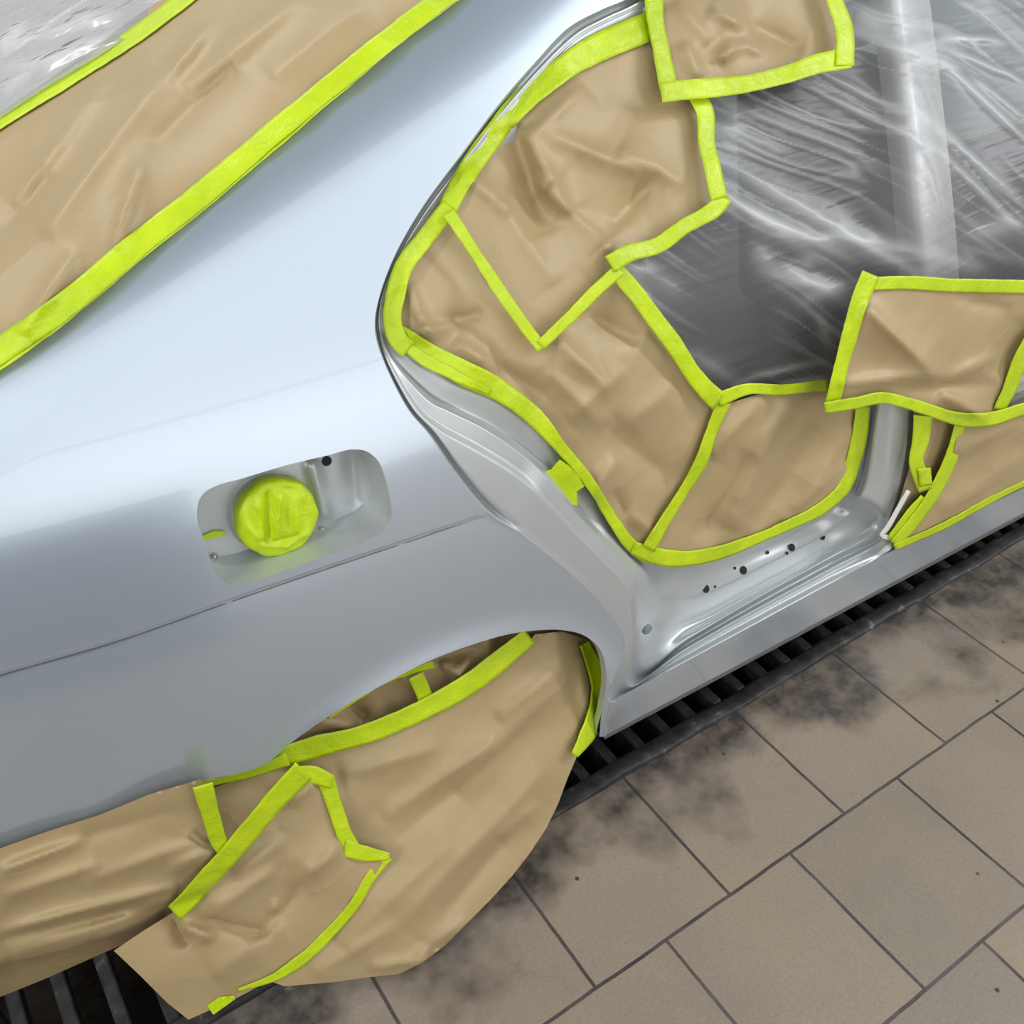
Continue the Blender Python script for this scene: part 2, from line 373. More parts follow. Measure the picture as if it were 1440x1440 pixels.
# outline curves in the photograph, each lying on the body surface
ST = {  # stations round the door opening: (points from outer panel edge to the taped flange), (offsets behind the body surface)
}
def fr(k0, kt, k8, f=(0, .16, .28, .36, .42, .50, .58, 1)):
    a = np.array(k0, float); b = np.array(kt, float); return [tuple(a+(b-a)*t) for t in f]+[k8]
O_TOP = [0, .045, .045, .028, .028, .030, .032, .040, .055]
O_DOG = [0, .020, .006, .006, .020, .022, .050, .046, .05]
O_LOW = [0, .001, .002, .004, .010, .014, .050, .055, .06]
O_S = [0, 0, 0, .002, .006, .012, .030, .060, .07]
O_T = [0, .016, .012, .034, .030, .060, .075, .10, .115]
O_U = [0, .022, .016, .044, .034, .064, .085, .105, .115]
O_X = [.004, .014, .018, .034, .038, .055, .070, .095, .115]
O_Y = [.03, .026, .022, .018, .015, .013, .022, .060, .08]
STN = [
 (fr((1010, -70), (1015, -40), (1025, -10)), O_TOP),
 (fr((890, -6), (903, 24), (925, 50)), O_TOP),
 (fr((845, 14), (868, 42), (885, 65)), O_TOP),
 (fr((798, 40), (828, 64), (845, 84)), O_TOP),
 (fr((752, 88), (780, 103), (800, 125)), O_TOP),
 (fr((700, 148), (722, 168), (742, 190)), O_TOP),
 (fr((650, 215), (667, 232), (690, 250)), O_TOP),
 (fr((596, 288), (612, 302), (635, 322)), O_TOP),
 (fr((557, 355), (570, 366), (595, 380)), O_TOP),
 (fr((534, 415), (543, 420), (570, 425)), O_TOP),
 (fr((527, 462), (545, 465), (570, 462)), O_TOP),
 ([(540, 509), (543, 509), (545, 509), (547, 508), (549, 508), (552, 507), (557, 506), (577, 506), (592, 490)], O_DOG),
 ([(572, 573), (576, 572), (579, 572), (583, 572), (588, 569), (598, 561), (604, 552), (622, 533), (632, 515)], O_DOG),
 ([(604, 612), (608, 609), (612, 608), (616, 605), (622, 597), (632, 580), (638, 570), (650, 548), (662, 530)], O_DOG),
 ([(640, 666), (645, 662), (650, 659), (667, 635), (674, 624), (684, 606), (690, 596), (705, 572), (718, 552)], O_DOG),
 ([(683, 718), (688, 713), (694, 708), (722, 669), (730, 659), (738, 645), (744, 632), (757, 612), (772, 596)], O_DOG),
 ([(733, 752), (738, 750), (744, 746), (760, 702), (767, 694), (775, 682), (782, 668), (795, 655), (812, 640)], O_LOW),
 ([(798, 803), (802, 800), (806, 796), (804, 746), (808, 741), (816, 732), (822, 720), (830, 700), (845, 690)], O_LOW),
 ([(848, 852), (852, 849), (857, 846), (846, 790), (850, 783), (855, 772), (860, 762), (864, 750), (880, 737)], O_S),
 ([(878, 905), (884, 902), (890, 895), (884, 838), (888, 828), (893, 812), (897, 800), (901, 787), (915, 770)], O_S),
 ([(857, 987), (872, 978), (884, 966), (894, 953), (903, 938), (922, 878), (928, 838), (938, 797), (945, 775)], O_T),
 ([(950, 938), (956, 925), (960, 916), (964, 907), (968, 898), (980, 874), (990, 835), (1000, 794), (1003, 775)], O_U),
 ([(1058, 880), (1060, 867), (1062, 858), (1064, 849), (1066, 840), (1070, 828), (1072, 796), (1073, 771), (1070, 750)], O_U),
 ([(1158, 826), (1160, 813), (1162, 804), (1163, 795), (1164, 786), (1165, 776), (1157, 752), (1140, 737), (1125, 720)], O_U),
 ([(1248, 778), (1246, 767), (1243, 759), (1240, 752), (1237, 746), (1226, 736), (1196, 722), (1174, 714), (1155, 700)], O_X),
 ([(1262, 728), (1256, 722), (1251, 717), (1245, 713), (1240, 709), (1230, 704), (1214, 698), (1199, 690), (1180, 680)], O_Y),
 ([(1276, 670), (1271, 668), (1267, 667), (1262, 666), (1256, 664), (1245, 662), (1226, 658), (1210, 652), (1192, 648)], O_Y),
 ([(1288, 590), (1283, 588), (1279, 587), (1273, 586), (1264, 585), (1252, 583), (1237, 580), (1222, 576), (1205, 572)], O_Y),
 ([(1294, 530), (1289, 530), (1285, 530), (1279, 530), (1270, 530), (1258, 530), (1242, 530), (1228, 530), (1212, 530)], O_Y),
]
C0 = np.array([s[0][0] for s in STN])
rows = []                         # one dense curve per column
for k in range(9):
    rows.append(np.array([[*s[0][k], s[1][k]] for s in STN], float))
def dense(k, M=14):
    """resample column k: M samples between neighbouring stations"""
    p = rows[k]; out = []; n = len(p)
    for i in range(n-1):
        a, b, c, d = p[max(i-1, 0)], p[i], p[i+1], p[min(i+2, n-1)]
        for j in range(M):
            t = j/M
            v = 0.5*((2*b)+(-a+c)*t+(2*a-5*b+4*c-d)*t*t+(-a+3*b-3*c+d)*t**3)
            v[2] = b[2]+(c[2]-b[2])*(t*t*(3-2*t)); out.append(v)
    out.append(p[-1]); return np.array(out)
D = [dense(k) for k in range(9)]
NS = len(D[0])
F_plain = lambda P: F_body(P, False)
cols = []
sub = [0, .12, .5, .88]           # flats between rounded folds
for k in range(8):
    for s in sub:
        t = s if s in (0, .5) else s
        v = D[k]*(1-t)+D[k+1]*t; e = t*t*(3-2*t)
        v[:, 2] = D[k][:, 2]*(1-e)+D[k+1][:, 2]*e; cols.append(v)
cols.append(D[8])
NC = len(cols); A = np.stack(cols, 1).reshape(-1, 3)
def hit_off(px, offs):
    d = rays(px); lo = np.full(len(px), 0.5); hi = np.full(len(px), 4.5)
    g = np.linspace(0.6, 4.5, 160); v = F_plain((CAMPOS+d[:, None, :]*g[None, :, None]).reshape(-1, 3)).reshape(len(px), -1)+offs[:, None]
    idx = np.maximum((v < 0).argmax(1), 1); lo = g[idx-1]; hi = g[idx]
    for _ in range(24):
        mid = (lo+hi)/2; f = F_plain(CAMPOS+d*mid[:, None])+offs < 0; hi = np.where(f, mid, hi); lo = np.where(f, lo, mid)
    return CAMPOS+d*((lo+hi)/2)[:, None]
PJ = hit_off(A[:, :2], A[:, 2])
TJ = [(i*NC+j, i*NC+j+1, (i+1)*NC+j+1, (i+1)*NC+j) for i in range(NS-1) for j in range(NC-1)]
part('door_opening_frame', PJ, TJ, JPAINT)

# quarter panel
ARCH = [(857, 987), (854, 1010), (850, 1036), (843, 1036), (846, 1000), (852, 968), (852, 940), (843, 912), (822, 894), (790, 886), (760, 886), (720, 891), (660, 908), (600, 931), (540, 962), (480, 996), (435, 1026), (400, 1052), (375, 1074), (350, 1084), (280, 1100)]
right = D[0][:, :2]; i1 = 20*14        # up to the seam with the sill
rl = right[14*0:i1+1][::2]
TOPLINE = [(-420, 750), (-170, 575), (0, 462), (120, 376), (250, 272), (380, 166), (480, 85), (560, 20), (640, -38), (760, -120), (900, -190)]
LOWLINE = [(280, 1100), (210, 1120), (140, 1150), (70, 1172), (0, 1197), (-90, 1228), (-170, 1258), (-420, 1352)]
outer = np.concatenate([curve(TOPLINE, 9), [(1010, -190)], rl, curve(ARCH[1:4], 6)[1:], curve(ARCH[3:20], 6)[1:], curve(LOWLINE, 8), straight([(-420, 1352), (-420, 750)], 9)[1:-1]])
POCKET = [(277, 722), (279, 706), (288, 692), (300, 685), (340, 673), (400, 655), (462, 640), (497, 632), (514, 634), (530, 646), (541, 670), (548, 700), (551, 722), (547, 737), (535, 750), (512, 762), (450, 784), (390, 806), (345, 820), (325, 822), (312, 816), (302, 802), (294, 782), (284, 752), (278, 735)]
pk = curve(POCKET, 5, True)
cl = curve(CREASE_PX[:-1], 5); dn_ = np.gradient(cl, axis=0); dn_ /= np.hypot(*dn_.T)[:, None]; dn_ = np.stack([-dn_[:, 1], dn_[:, 0]], 1)
cl = cl[(cl[:, 0] > -412) & (cl[:, 0] < 676)]; dn_ = np.tile(dn_[3], (len(cl), 1))
V2, T2 = patch(outer, [pk], 6.5, [cl+dn_*s for s in (-4.5, -2.2, 1.0, 4.4, 7.0, 10)])
P3 = hit(V2, F_body)
part('quarter_panel', P3, T2, PAINT, normals=grad(F_body, P3))
def lip(name, px, depth, m, F=F_body, closed=False, push=(0, 1, 0), rows_=4, rnd=0.004):
    """return flange: the edge of a panel turned inwards by depth"""
    p = hit(px, F); n = len(p); V = []; nn = grad(F, p)
    for r in range(rows_+1):
        t = r/rows_; V.append(p-nn*(t*depth)*(0.3)+np.array(push)*t*depth*0.7)
    V = np.concatenate(V); T = []
    for r in range(rows_):
        for i in range(n if closed else n-1):
            T.append((r*n+i, r*n+(i+1) % n, (r+1)*n+(i+1) % n, (r+1)*n+i))
    return part(name, V, T, m)
lip('wheel_arch_lip', curve(ARCH[2:20], 6), 0.014, JPAINT)
lip('quarter_panel_hem', curve(LOWLINE, 8), 0.03, JPAINT)
lip('fuel_pocket_wall', pk, 0.075, JPAINT, closed=True)
# outer sill
S1 = [(849, 1036), (1000, 956), (1217, 840), (1440, 722), (1640, 615), (1840, 509)]; S2 = [(857, 987), (950, 938), (1058, 880), (1158, 826), (1248, 778), (1440, 686), (1640, 588), (1840, 490)]
def loft_px(name, curves, offs, m, n=60, sub=3, parent_car=True):
    G = []
    for c_, o_ in zip(curves, offs):
        c = curve(c_, 4); s = np.concatenate([[0], np.cumsum(np.hypot(*np.diff(c, axis=0).T))]); t = np.linspace(0, s[-1], n)
        G.append(np.stack([np.interp(t, s, c[:, 0]), np.interp(t, s, c[:, 1]), np.full(n, o_)], 1))
    R = []
    for a, b in zip(G[:-1], G[1:]):
        for j in range(sub):
            t = j/sub; v = a*(1-t)+b*t; e = t*t*(3-2*t); v[:, 2] = a[:, 2]*(1-e)+b[:, 2]*e; R.append(v)
    R.append(G[-1]); k = len(R); A = np.stack(R, 1).reshape(-1, 3); P = hit_off(A[:, :2], A[:, 2])
    T = [(i*k+j, (i+1)*k+j, (i+1)*k+j+1, i*k+j+1) for i in range(n-1) for j in range(k-1)]
    return P, T
def sh(c, dx, dy): return [(x+dx, y+dy) for x, y in c]
PILLAR = mat('pillar_paint_with_sheen', (0.84, 0.84, 0.84), 0.4, 0.0, 0.3)  # whiter than the body silver; the reflected sheen is put into the colour
P, T = loft_px('sill', [sh(S1, 1, 4), sh(S1, 0, -1)], [0.035, 0.0], PAINT, 80, 2)
part('sill_pinch_flange', P, T, JPAINT)
P, T = loft_px('sill', [sh(S1, 0, -1), S2], [0.0, 0.0], PAINT, 80, 6)
part('outer_sill', P, T, PAINT)
# step in front of the B pillar, running forward below the masked front door opening
P, T = loft_px('s', [[(1248, 778), (1440, 686), (1640, 588), (1840, 490)], [(1244, 764), (1440, 668), (1640, 572), (1840, 476)], [(1240, 750), (1440, 640), (1640, 540), (1840, 440)]], [.006, .03, .07], JPAINT, 30, 3)
part('front_sill_step', P, T, JPAINT)
# ---- fuel pocket floor and filler neck
V2, T2 = patch(curve([(x+(x-415)*0.10, y+(y-730)*0.10) for x, y in POCKET], 8, True), [], 6)
def F_pocket(P):
    # bowl: deeper in the middle, a shelf along the hinge side, a raised fold right of the cap
    q = proj(P); u, v = q[:, 0], q[:, 1]
    dpt = 0.062-0.024*np.exp(-(((u-560)/30)**2))-0.018*np.exp(-(((v-(840-0.33*(u-300)))/28)**2))
    dpt = dpt-0.012*np.exp(-(segdist(q, (440, 655), (456, 720))[0]/9)**2)+0.006*np.exp(-(segdist(q, (495, 650), (500, 700))[0]/12)**2)
    return F_body(P, False)+dpt
P3 = hit(V2, F_pocket); part('fuel_pocket_floor', P3, T2, JPAINT)
# small discs and bolts on a surface
def disc_on(name, px, r_px, F, lift, m, h=0.004, parent=None, seg=20, dome=0.0):
    c = hit([px], F)[0]; n = grad(F, np.array([c]))[0]; c = c+n*lift
    a = np.cross(n, (0, 0, 1)); a /= np.linalg.norm(a); b = np.cross(n, a)
    r = r_px*np.linalg.norm(c-CAMPOS)/FPX; V = []; T = []
    rings = [(r, -h), (r, 0), (r*0.85, h*0.3+dome*0.2), (r*0.45, h*0.3+dome*0.8)]
    for (rr, hh) in rings:
        for i in range(seg):
            t = i/seg*2*math.pi; V.append(c+a*rr*math.cos(t)+b*rr*math.sin(t)+n*hh)
    V.append(c+n*(h*0.3+dome))
    for k in range(len(rings)-1):
        for i in range(seg): T.append((k*seg+i, k*seg+(i+1) % seg, (k+1)*seg+(i+1) % seg, (k+1)*seg+i))
    k = len(rings)-1
    for i in range(seg): T.append((k*seg+i, k*seg+(i+1) % seg, len(V)-1))
    o = obj(name, V, T, m)
    return world_child(o, parent or car)
neck = disc_on('filler_neck_collar', (380, 720), 57, F_pocket, 0.004, JPAINT, 0.02, seg=40)
disc_on('drain_hole', (459, 648), 7, F_pocket, 0.002, BLACK, 0.002)
disc_on('pocket_bolt', (450, 744), 7, F_pocket, 0.008, STEEL, 0.004, dome=0.003)
disc_on('pocket_bolt', (301, 781), 4, F_pocket, 0.004, STEEL, 0.003, dome=0.002)
# holes along the sill plate
F_plate = off(F_plain, 0.0)
def on_frame(px):
    """nearest point of the door frame mesh to a picture point"""
    q = proj(PJ); i = np.argsort(np.hypot(*(q-np.array(px)).T))[:1]; return PJ[i[0]]
def hole(px, r, asp=0.7):
    c = on_frame(px); n = np.array([-0.05, -0.75, 0.66]); n /= np.linalg.norm(n); c = hit_plane(px, c, n)+n*0.0015
    a = np.array([1, 0, -0.03]); b = np.cross(n, a); V = [c]; T = []; rr = r*np.linalg.norm(c-CAMPOS)/FPX
    for i in range(16):
        t = i/16*2*math.pi; V.append(c+a*rr*math.cos(t)+b*rr*math.sin(t)*asp/0.7)
    for i in range(16): T.append((0, 1+i, 1+(i+1) % 16))
    world_child(obj('clip_hole', V, T, BLACK), car)
def hit_plane(px, c, n):
    d = rays([px])[0]; t = ((c-CAMPOS)@n)/(d@n); return CAMPOS+d*t
for px, r in (((992, 828), 6), ((1005, 825), 2), ((1045, 802), 6), ((1033, 799), 2.2), ((1113, 770), 5.5), ((1106, 778), 2.5), ((1079, 777), 2.5), ((1156, 755), 4.5)): hole(px, r)
disc_on('body_plug', (909, 884), 8, off(F_plain, 0.02), 0.004, SHEET, 0.004)

# ------------------------------------------------------------------ sheets of masking paper
def sheet(name, outline, F, label, m=PAPER, amp=0.006, scale=1.0, seed=1, folds=(), step=6.0, smooth_edge=False, cat='masking paper', group=None, lift=0.0):
    ol = curve(outline, step, True) if smooth_edge else straight(outline, step, True)
    V2, T2 = patch(ol, [], step); P = hit(V2, F)
    dz = crumple(P, amp, scale, seed)+ridges(V2, folds)+lift
    P = P-rays(V2)*dz[:, None]
    o = obj(name, P, T2, m); tag(o, label, cat, group)
    SH.append((ol, F, dict(amp=amp, scale=scale, seed=seed, folds=folds, lift=lift)))
    return o
SH = []
def top_lift(px, P, base):
    return base
def tape(line, wd, F, label, under=None, lift=0.002, seed=0, smooth=True, m=TAPE, wob=0.8, name='masking_tape', cat='masking tape', step=5.0):
    """strip of tape along a line; under = the crumple settings of the sheet it sticks to"""
    c = (curve if smooth else straight)(line, step); n = len(c)
    d = np.gradient(c, axis=0); d /= np.maximum(np.hypot(*d.T), 1e-6)[:, None]; nn = np.stack([-d[:, 1], d[:, 0]], 1)
    if np.isscalar(wd): wd = [wd, wd]
    s = np.linspace(0, 1, n); W = np.interp(s, np.linspace(0, 1, len(wd)), wd)
    rs = np.random.RandomState(seed+len(line)*13+int(line[0][0])%97); w1 = np.convolve(rs.normal(size=n+8), np.ones(9)/9, 'valid')[:n]*wob*1.6; w2 = np.convolve(rs.normal(size=n+8), np.ones(9)/9, 'valid')[:n]*wob*1.6
    K = 7; px = []; ed = []
    for j in range(K):
        u = j/(K-1)*2-1
        px.append(c+nn*(u*W/2)[:, None]+nn*((w1 if u < 0 else w2)*abs(u))[:, None]); ed.append(np.full(n, 1-abs(u)))
    px = np.stack(px, 1).reshape(-1, 2); P = hit(px, F)
    dz = np.full(len(px), lift)
    if under: dz = dz+crumple(P, under['amp'], under['scale'], under['seed'])+ridges(px, under.get('folds', ()))+under.get('lift', 0)
    dz = dz+noise(P, 60, seed+5)*0.0013+noise(P, 22, seed+6)*0.0014+0.0016*np.clip(noise(P, 34, seed+7)*3-1.6, 0, 1)
    P = P-rays(px)*dz[:, None]
    T = [(i*K+j, i*K+j+1, (i+1)*K+j+1, (i+1)*K+j) for i in range(n-1) for j in range(K-1)]
    o = obj(name, P, T, m, thick=0.0003); return tag(o, label, cat)
def U(i): return SH[i][2]

# rear glass paper
GLP = [(-400, 740), (-150, 560), (0, 483), (120, 392), (250, 290), (380, 186), (480, 104), (560, 42), (640, -20), (760, -110), (340, -150), (250, -18), (150, 52), (60, 118), (0, 158), (-150, 250), (-400, 400)]
fg = [(300, 30, 235, 110, 10, .012), (235, 100, 60, 330, 22, .016), (150, 110, 20, 290, 14, .012), (420, 0, 260, 130, 16, .014), (330, 90, 190, 230, 22, -.012), (210, 200, 160, 350, 12, .010), (110, 350, 30, 470, 12, .010), (520, 0, 380, 110, 26, .010), (70, 240, 0, 330, 18, -.01)]
F_gl = lambda P: smax(F_side(P), F_glass(P), 0.10)
sheet('masking_paper', GLP, F_gl, 'long brown masking paper sheet over the sloping rear window at upper left', amp=.009, scale=.8, seed=3, folds=fg, lift=.004, step=7)
g0 = U(0)
tape([(-390, 745), (-240, 650), (-90, 550), (0, 492), (90, 430), (190, 346), (280, 275), (380, 190), (480, 108), (560, 44), (650, -25), (720, -85)], [34, 36, 36, 30, 30], F_gl, 'wide yellow-green tape along the lower edge of the rear window paper beside the pillar', lift=.008, under=g0, seed=1)
tape([(-390, 768), (-240, 672), (-90, 572), (0, 512), (90, 447), (190, 364), (280, 293), (380, 208), (480, 124), (560, 56), (650, -12), (720, -75)], [14, 15, 14, 12, 12], F_gl, 'thin second strip of lime tape on bare paint just below the wide window tape', lift=.005, under=g0, seed=2)
tape([(-390, 400), (-200, 290), (-60, 210), (0, 170), (60, 132), (130, 88), (200, 42), (262, -6), (330, -60)], [16, 18, 22, 24], F_gl, 'pale lime tape joining the clear plastic and the window paper in the top left corner', under=g0, lift=.008, seed=4)

# ---- papers closing the rear door opening
F_op = off(F_plain, 0.045)
OP1 = [(905, 50), (935, 105), (975, 140), (1003, 170), (1005, 205), (1022, 272), (1000, 290), (955, 320), (920, 345), (865, 360), (865, 378), (815, 430), (762, 480), (735, 445), (690, 375), (630, 292), (650, 240), (700, 180), (760, 120), (830, 78)]
f1 = [(720, 175, 770, 330, 22, -.014), (752, 250, 860, 352, 12, .016), (735, 180, 800, 300, 16, .016), (770, 260, 850, 345, 22, -.018), (820, 120, 740, 200, 20, .012), (870, 210, 960, 260, 20, .010), (930, 240, 860, 320, 16, -.010), (770, 190, 900, 240, 14, .009), (650, 240, 720, 300, 14, .008), (700, 280, 780, 400, 26, .008)]
sheet('masking_paper', OP1, F_op, 'upper brown paper panel in the rear door opening left of the clear film', seed=11, amp=.008, scale=1.2, folds=f1, lift=.010)
OP2 = [(932, -60), (915, 5), (932, 60), (940, 122), (1010, 125), (1080, 112), (1140, 92), (1190, 82), (1196, 50), (1180, -5), (1160, -60)]
f2 = [(1000, 10, 1060, 45, 14, .014), (1040, 30, 1130, 70, 20, -.014), (1010, 85, 1040, 60, 8, .012), (1040, 60, 1075, 75, 8, .010), (960, 60, 985, 110, 10, .008), (950, 0, 1000, 60, 22, .010)]
sheet('masking_paper', OP2, F_op, 'brown paper sheet at the top of the door opening with a lime tape border', seed=12, amp=.008, scale=1.3, folds=f2, lift=.018)
OP4 = [(630, 285), (700, 360), (770, 430), (815, 440), (870, 392), (895, 410), (935, 460), (970, 510), (1000, 552), (1018, 580), (985, 650), (950, 705), (915, 770), (890, 770), (860, 740), (835, 690), (800, 640), (770, 600), (735, 565), (680, 540), (620, 508), (570, 480), (552, 455), (562, 400), (590, 345)]
f4 = [(575, 470, 640, 455, 6, .010), (590, 440, 610, 480, 6, .008), (600, 460, 680, 440, 10, -.008), (640, 480, 700, 520, 8, .008), (680, 500, 770, 560, 12, -.008), (575, 400, 590, 450, 7, .007), (780, 475, 860, 550, 16, .012), (820, 440, 900, 480, 14, -.010), (770, 520, 850, 600, 20, .010), (880, 520, 800, 590, 14, .008), (850, 600, 950, 680, 22, -.010), (870, 640, 830, 700, 14, .012), (880, 720, 920, 750, 9, .010), (950, 540, 880, 600, 24, .010), (860, 690, 905, 755, 10, -.008)]
sheet('masking_paper', OP4, F_op, 'large brown paper panel filling the rear corner and middle of the door opening', seed=14, amp=.008, scale=1.2, folds=f4, lift=.003)
SH.append(SH[-1])
OP5 = [(1022, 568), (1080, 550), (1165, 545), (1215, 575), (1208, 640), (1195, 680), (1165, 705), (1110, 735), (1060, 762), (1000, 785), (930, 780), (918, 765), (950, 705), (985, 650)]
f5 = [(1110, 560, 1020, 740, 22, .018), (1075, 560, 1000, 640, 14, .012), (1150, 600, 1060, 740, 22, -.014), (1200, 600, 1120, 720, 12, .010), (1060, 640, 980, 760, 20, -.012), (1190, 650, 1100, 735, 8, .008)]
sheet('masking_paper', OP5, F_op, 'lowest brown paper panel in the rear door opening, just above the sill holes', seed=15, amp=.008, scale=1.2, folds=f5, lift=.006)
o1, o2, o3, o4, o5 = U(1), U(2), U(3), U(4), U(5)
tape([(630, 292), (655, 245), (690, 195), (725, 152), (770, 112), (830, 73), (880, 50), (925, 32)], [26, 30, 32, 34, 40, 40], F_op, 'broad lime tape along the upper curve of the door flange', under=o1, lift=.010, seed=5)
tape([(633, 288), (598, 335), (568, 375), (556, 415), (552, 455), (560, 478), (575, 492)], [24, 26, 28, 26], F_op, 'lime tape round the tight rear corner of the door opening', under=o4, lift=.016, seed=6)
tape([(558, 470), (600, 497), (650, 524), (700, 548), (745, 580), (783, 622), (815, 661), (840, 696), (862, 731), (888, 767), (914, 786)], [30, 32, 34, 28, 17, 15, 15, 20], F_op, 'long lime tape along the lower curved door flange down to the sill', under=o4, lift=.012, seed=7)
tape([(565, 482), (600, 508), (640, 528), (690, 552)], [12, 18, 14, 8], F_op, 'short extra lime strip overlapping the flange tape behind the corner', under=o4, lift=.016, seed=8)
tape([(890, 770), (925, 783), (960, 786), (1000, 780), (1060, 760), (1110, 738), (1160, 712), (1188, 684), (1200, 650), (1210, 610), (1214, 572)], [18, 24, 20, 16, 15, 16, 17, 20, 22, 20], F_op, 'lime tape along the sill and up the foot of the centre pillar', lift=.014, seed=9)
tape([(630, 297), (665, 350), (700, 405), (735, 455), (763, 490)], 17, F_op, 'straight diagonal lime tape running down from the rear corner to a V point', lift=.024, under=o1, seed=10, smooth=False)
tape([(760, 486), (800, 448), (835, 412), (872, 378)], [16, 17, 18], F_op, 'short diagonal lime tape rising from the V point to the film corner', lift=.024, under=o1, seed=11)
tape([(858, 372), (885, 356), (925, 345), (960, 320), (1012, 286), (1018, 276)], [26, 24, 24, 22, 24], F_op, 'lime tape under the upper paper panel from the film corner to the right', lift=.026, under=o1, seed=12)
tape([(975, 125), (992, 160), (994, 200), (1003, 240), (1012, 280)], [26, 24, 22, 24], F_op, 'vertical lime tape on the right edge of the upper paper panel', lift=.026, under=o1, seed=13)
tape([(918, -30), (922, 30), (932, 80), (942, 130)], [26, 24, 24, 26], F_op, 'vertical lime tape between the two top paper sheets', lift=.030, seed=14)
tape([(930, 130), (980, 125), (1040, 120), (1100, 106), (1150, 90), (1195, 80)], [30, 28, 24, 26, 30], F_op, 'lime tape along the bottom edge of the topmost paper sheet', lift=.034, under=o2, seed=15)
tape([(1165, -50), (1172, -5), (1187, 40), (1188, 92)], [20, 22, 24, 26], F_op, 'lime tape down the right edge of the topmost paper sheet', lift=.036, under=o2, seed=16)
tape([(866, 380), (885, 402), (915, 440), (945, 480), (970, 520), (1000, 555), (1012, 566)], [24, 24, 25, 24, 30], F_op, 'lime tape along the lower left edge of the clear film', lift=.022, under=o4, seed=17)
tape([(1010, 562), (1050, 548), (1100, 548), (1165, 542)], [20, 14, 15, 16], F_op, 'thin lime tape along the bottom edge of the clear film', lift=.020, under=o5, seed=18)
tape([(1018, 565), (1000, 610), (985, 650), (962, 690), (940, 725), (912, 772)], [22, 15, 18, 14, 16, 20], F_op, 'crooked lime tape between the middle and lowest paper panels', lift=.018, under=o4, seed=19)

# ---- papers on the centre pillar and the front door opening
F_fr = off(F_plain, 0.006)
PB = [(1225, 392), (1300, 395), (1380, 398), (1560, 400), (1780, 402), (1780, 440), (1560, 460), (1440, 480), (1425, 520), (1408, 560), (1402, 585), (1380, 590), (1345, 582), (1310, 578), (1270, 560), (1225, 568), (1165, 578), (1175, 520), (1195, 460), (1208, 410)]
fb = [(1215, 430, 1325, 535, 14, .022), (1325, 535, 1400, 500, 8, .012), (1180, 540, 1310, 525, 8, .012), (1260, 550, 1400, 540, 10, -.012), (1340, 420, 1420, 435, 10, -.008), (1320, 550, 1390, 590, 10, .016), (1440, 450, 1400, 530, 12, -.012)]
PBL = [(1800, 440), (1600, 520), (1470, 560), (1395, 592), (1352, 590), (1335, 660), (1300, 720), (1258, 768), (1340, 732), (1440, 680), (1560, 620), (1800, 504)]
fl = [(1440, 590, 1340, 640, 16, .012), (1440, 640, 1320, 720, 14, .010), (1400, 590, 1330, 700, 12, -.008)]
F_f2 = off(F_plain, 0.001)
sheet('masking_paper', PBL, F_f2, 'brown paper triangle over the front door opening above the sill', seed=22, amp=.006, scale=1.2, folds=fl, lift=.002)
PBS = [(1284, 575), (1350, 585), (1335, 655), (1300, 720), (1262, 765), (1246, 750), (1266, 700), (1284, 640)]
sheet('masking_paper', PBS, off(F_plain, .018), 'narrow strip of brown paper between two lime tapes ahead of the centre pillar foot', m=PAPER2, seed=23, amp=.004, scale=2, lift=.002)
sheet('masking_paper', PB, F_fr, 'creased brown paper square wrapped across the centre pillar', seed=21, amp=.008, scale=1.2, folds=fb, lift=.022)
pbl, pbs, pb = U(6), U(7), U(8)
tape([(1212, 400), (1280, 398), (1360, 402), (1440, 403), (1530, 405), (1780, 405)], [18, 20, 19, 19], F_fr, 'level lime tape along the top of the centre pillar paper', under=pb, lift=.008, seed=30)
tape([(1225, 385), (1208, 425), (1195, 470), (1182, 520), (1168, 578)], [26, 24, 22, 20, 18], F_fr, 'slanting lime tape down the left edge of the centre pillar paper', under=pb, lift=.010, seed=31)
tape([(1160, 574), (1200, 568), (1245, 560), (1280, 568), (1310, 578), (1350, 590), (1400, 588), (1440, 575), (1520, 552), (1640, 510), (1780, 450)], [16, 16, 20, 18, 16, 18, 20], F_fr, 'wavy lime tape under the bottom edge of the centre pillar paper', lift=.030, under=pb, seed=32)
tape([(1462, 460), (1438, 500), (1420, 545), (1405, 578)], [22, 20, 20, 16], F_fr, 'lime tape on the right edge of the centre pillar paper near the frame edge', lift=.032, seed=33)
tape([(1298, 585), (1294, 620), (1288, 650), (1296, 672), (1302, 690)], [26, 24, 20, 22, 20], F_f2, 'rumpled lime tape on the edge of the pillar foot', lift=.010, seed=34)
tape([(1352, 592), (1335, 650), (1310, 700), (1285, 735), (1258, 766)], [16, 18, 18, 16, 14], F_f2, 'long slanting lime tape beside the front paper triangle', lift=.008, seed=35)
tape([(1300, 700), (1282, 722), (1262, 748), (1252, 760)], [12, 16, 16, 12], F_f2, 'short lime tape next to the white seal strip', lift=.004, seed=36)
tape([(1292, 672), (1310, 670)], [26, 24], F_f2, 'small folded tab of bright lime tape on the pillar foot', lift=.016, seed=37)
tape([(1258, 770), (1330, 738), (1400, 700), (1450, 676), (1560, 622), (1800, 506)], [9, 8, 8, 8], F_f2, 'hairline lime tape edge along the top of the outer sill', lift=.012, seed=38)
sp = tape([(1278, 690), (1262, 718), (1246, 745), (1240, 752), (1256, 758)], [6, 7, 7, 6], F_f2, 'x', lift=.001, m=WHITEP, name='seal_strip', cat='strip', wob=0.2)
tag(sp, 'thin white strip of door seal at the foot of the centre pillar', 'seal strip')
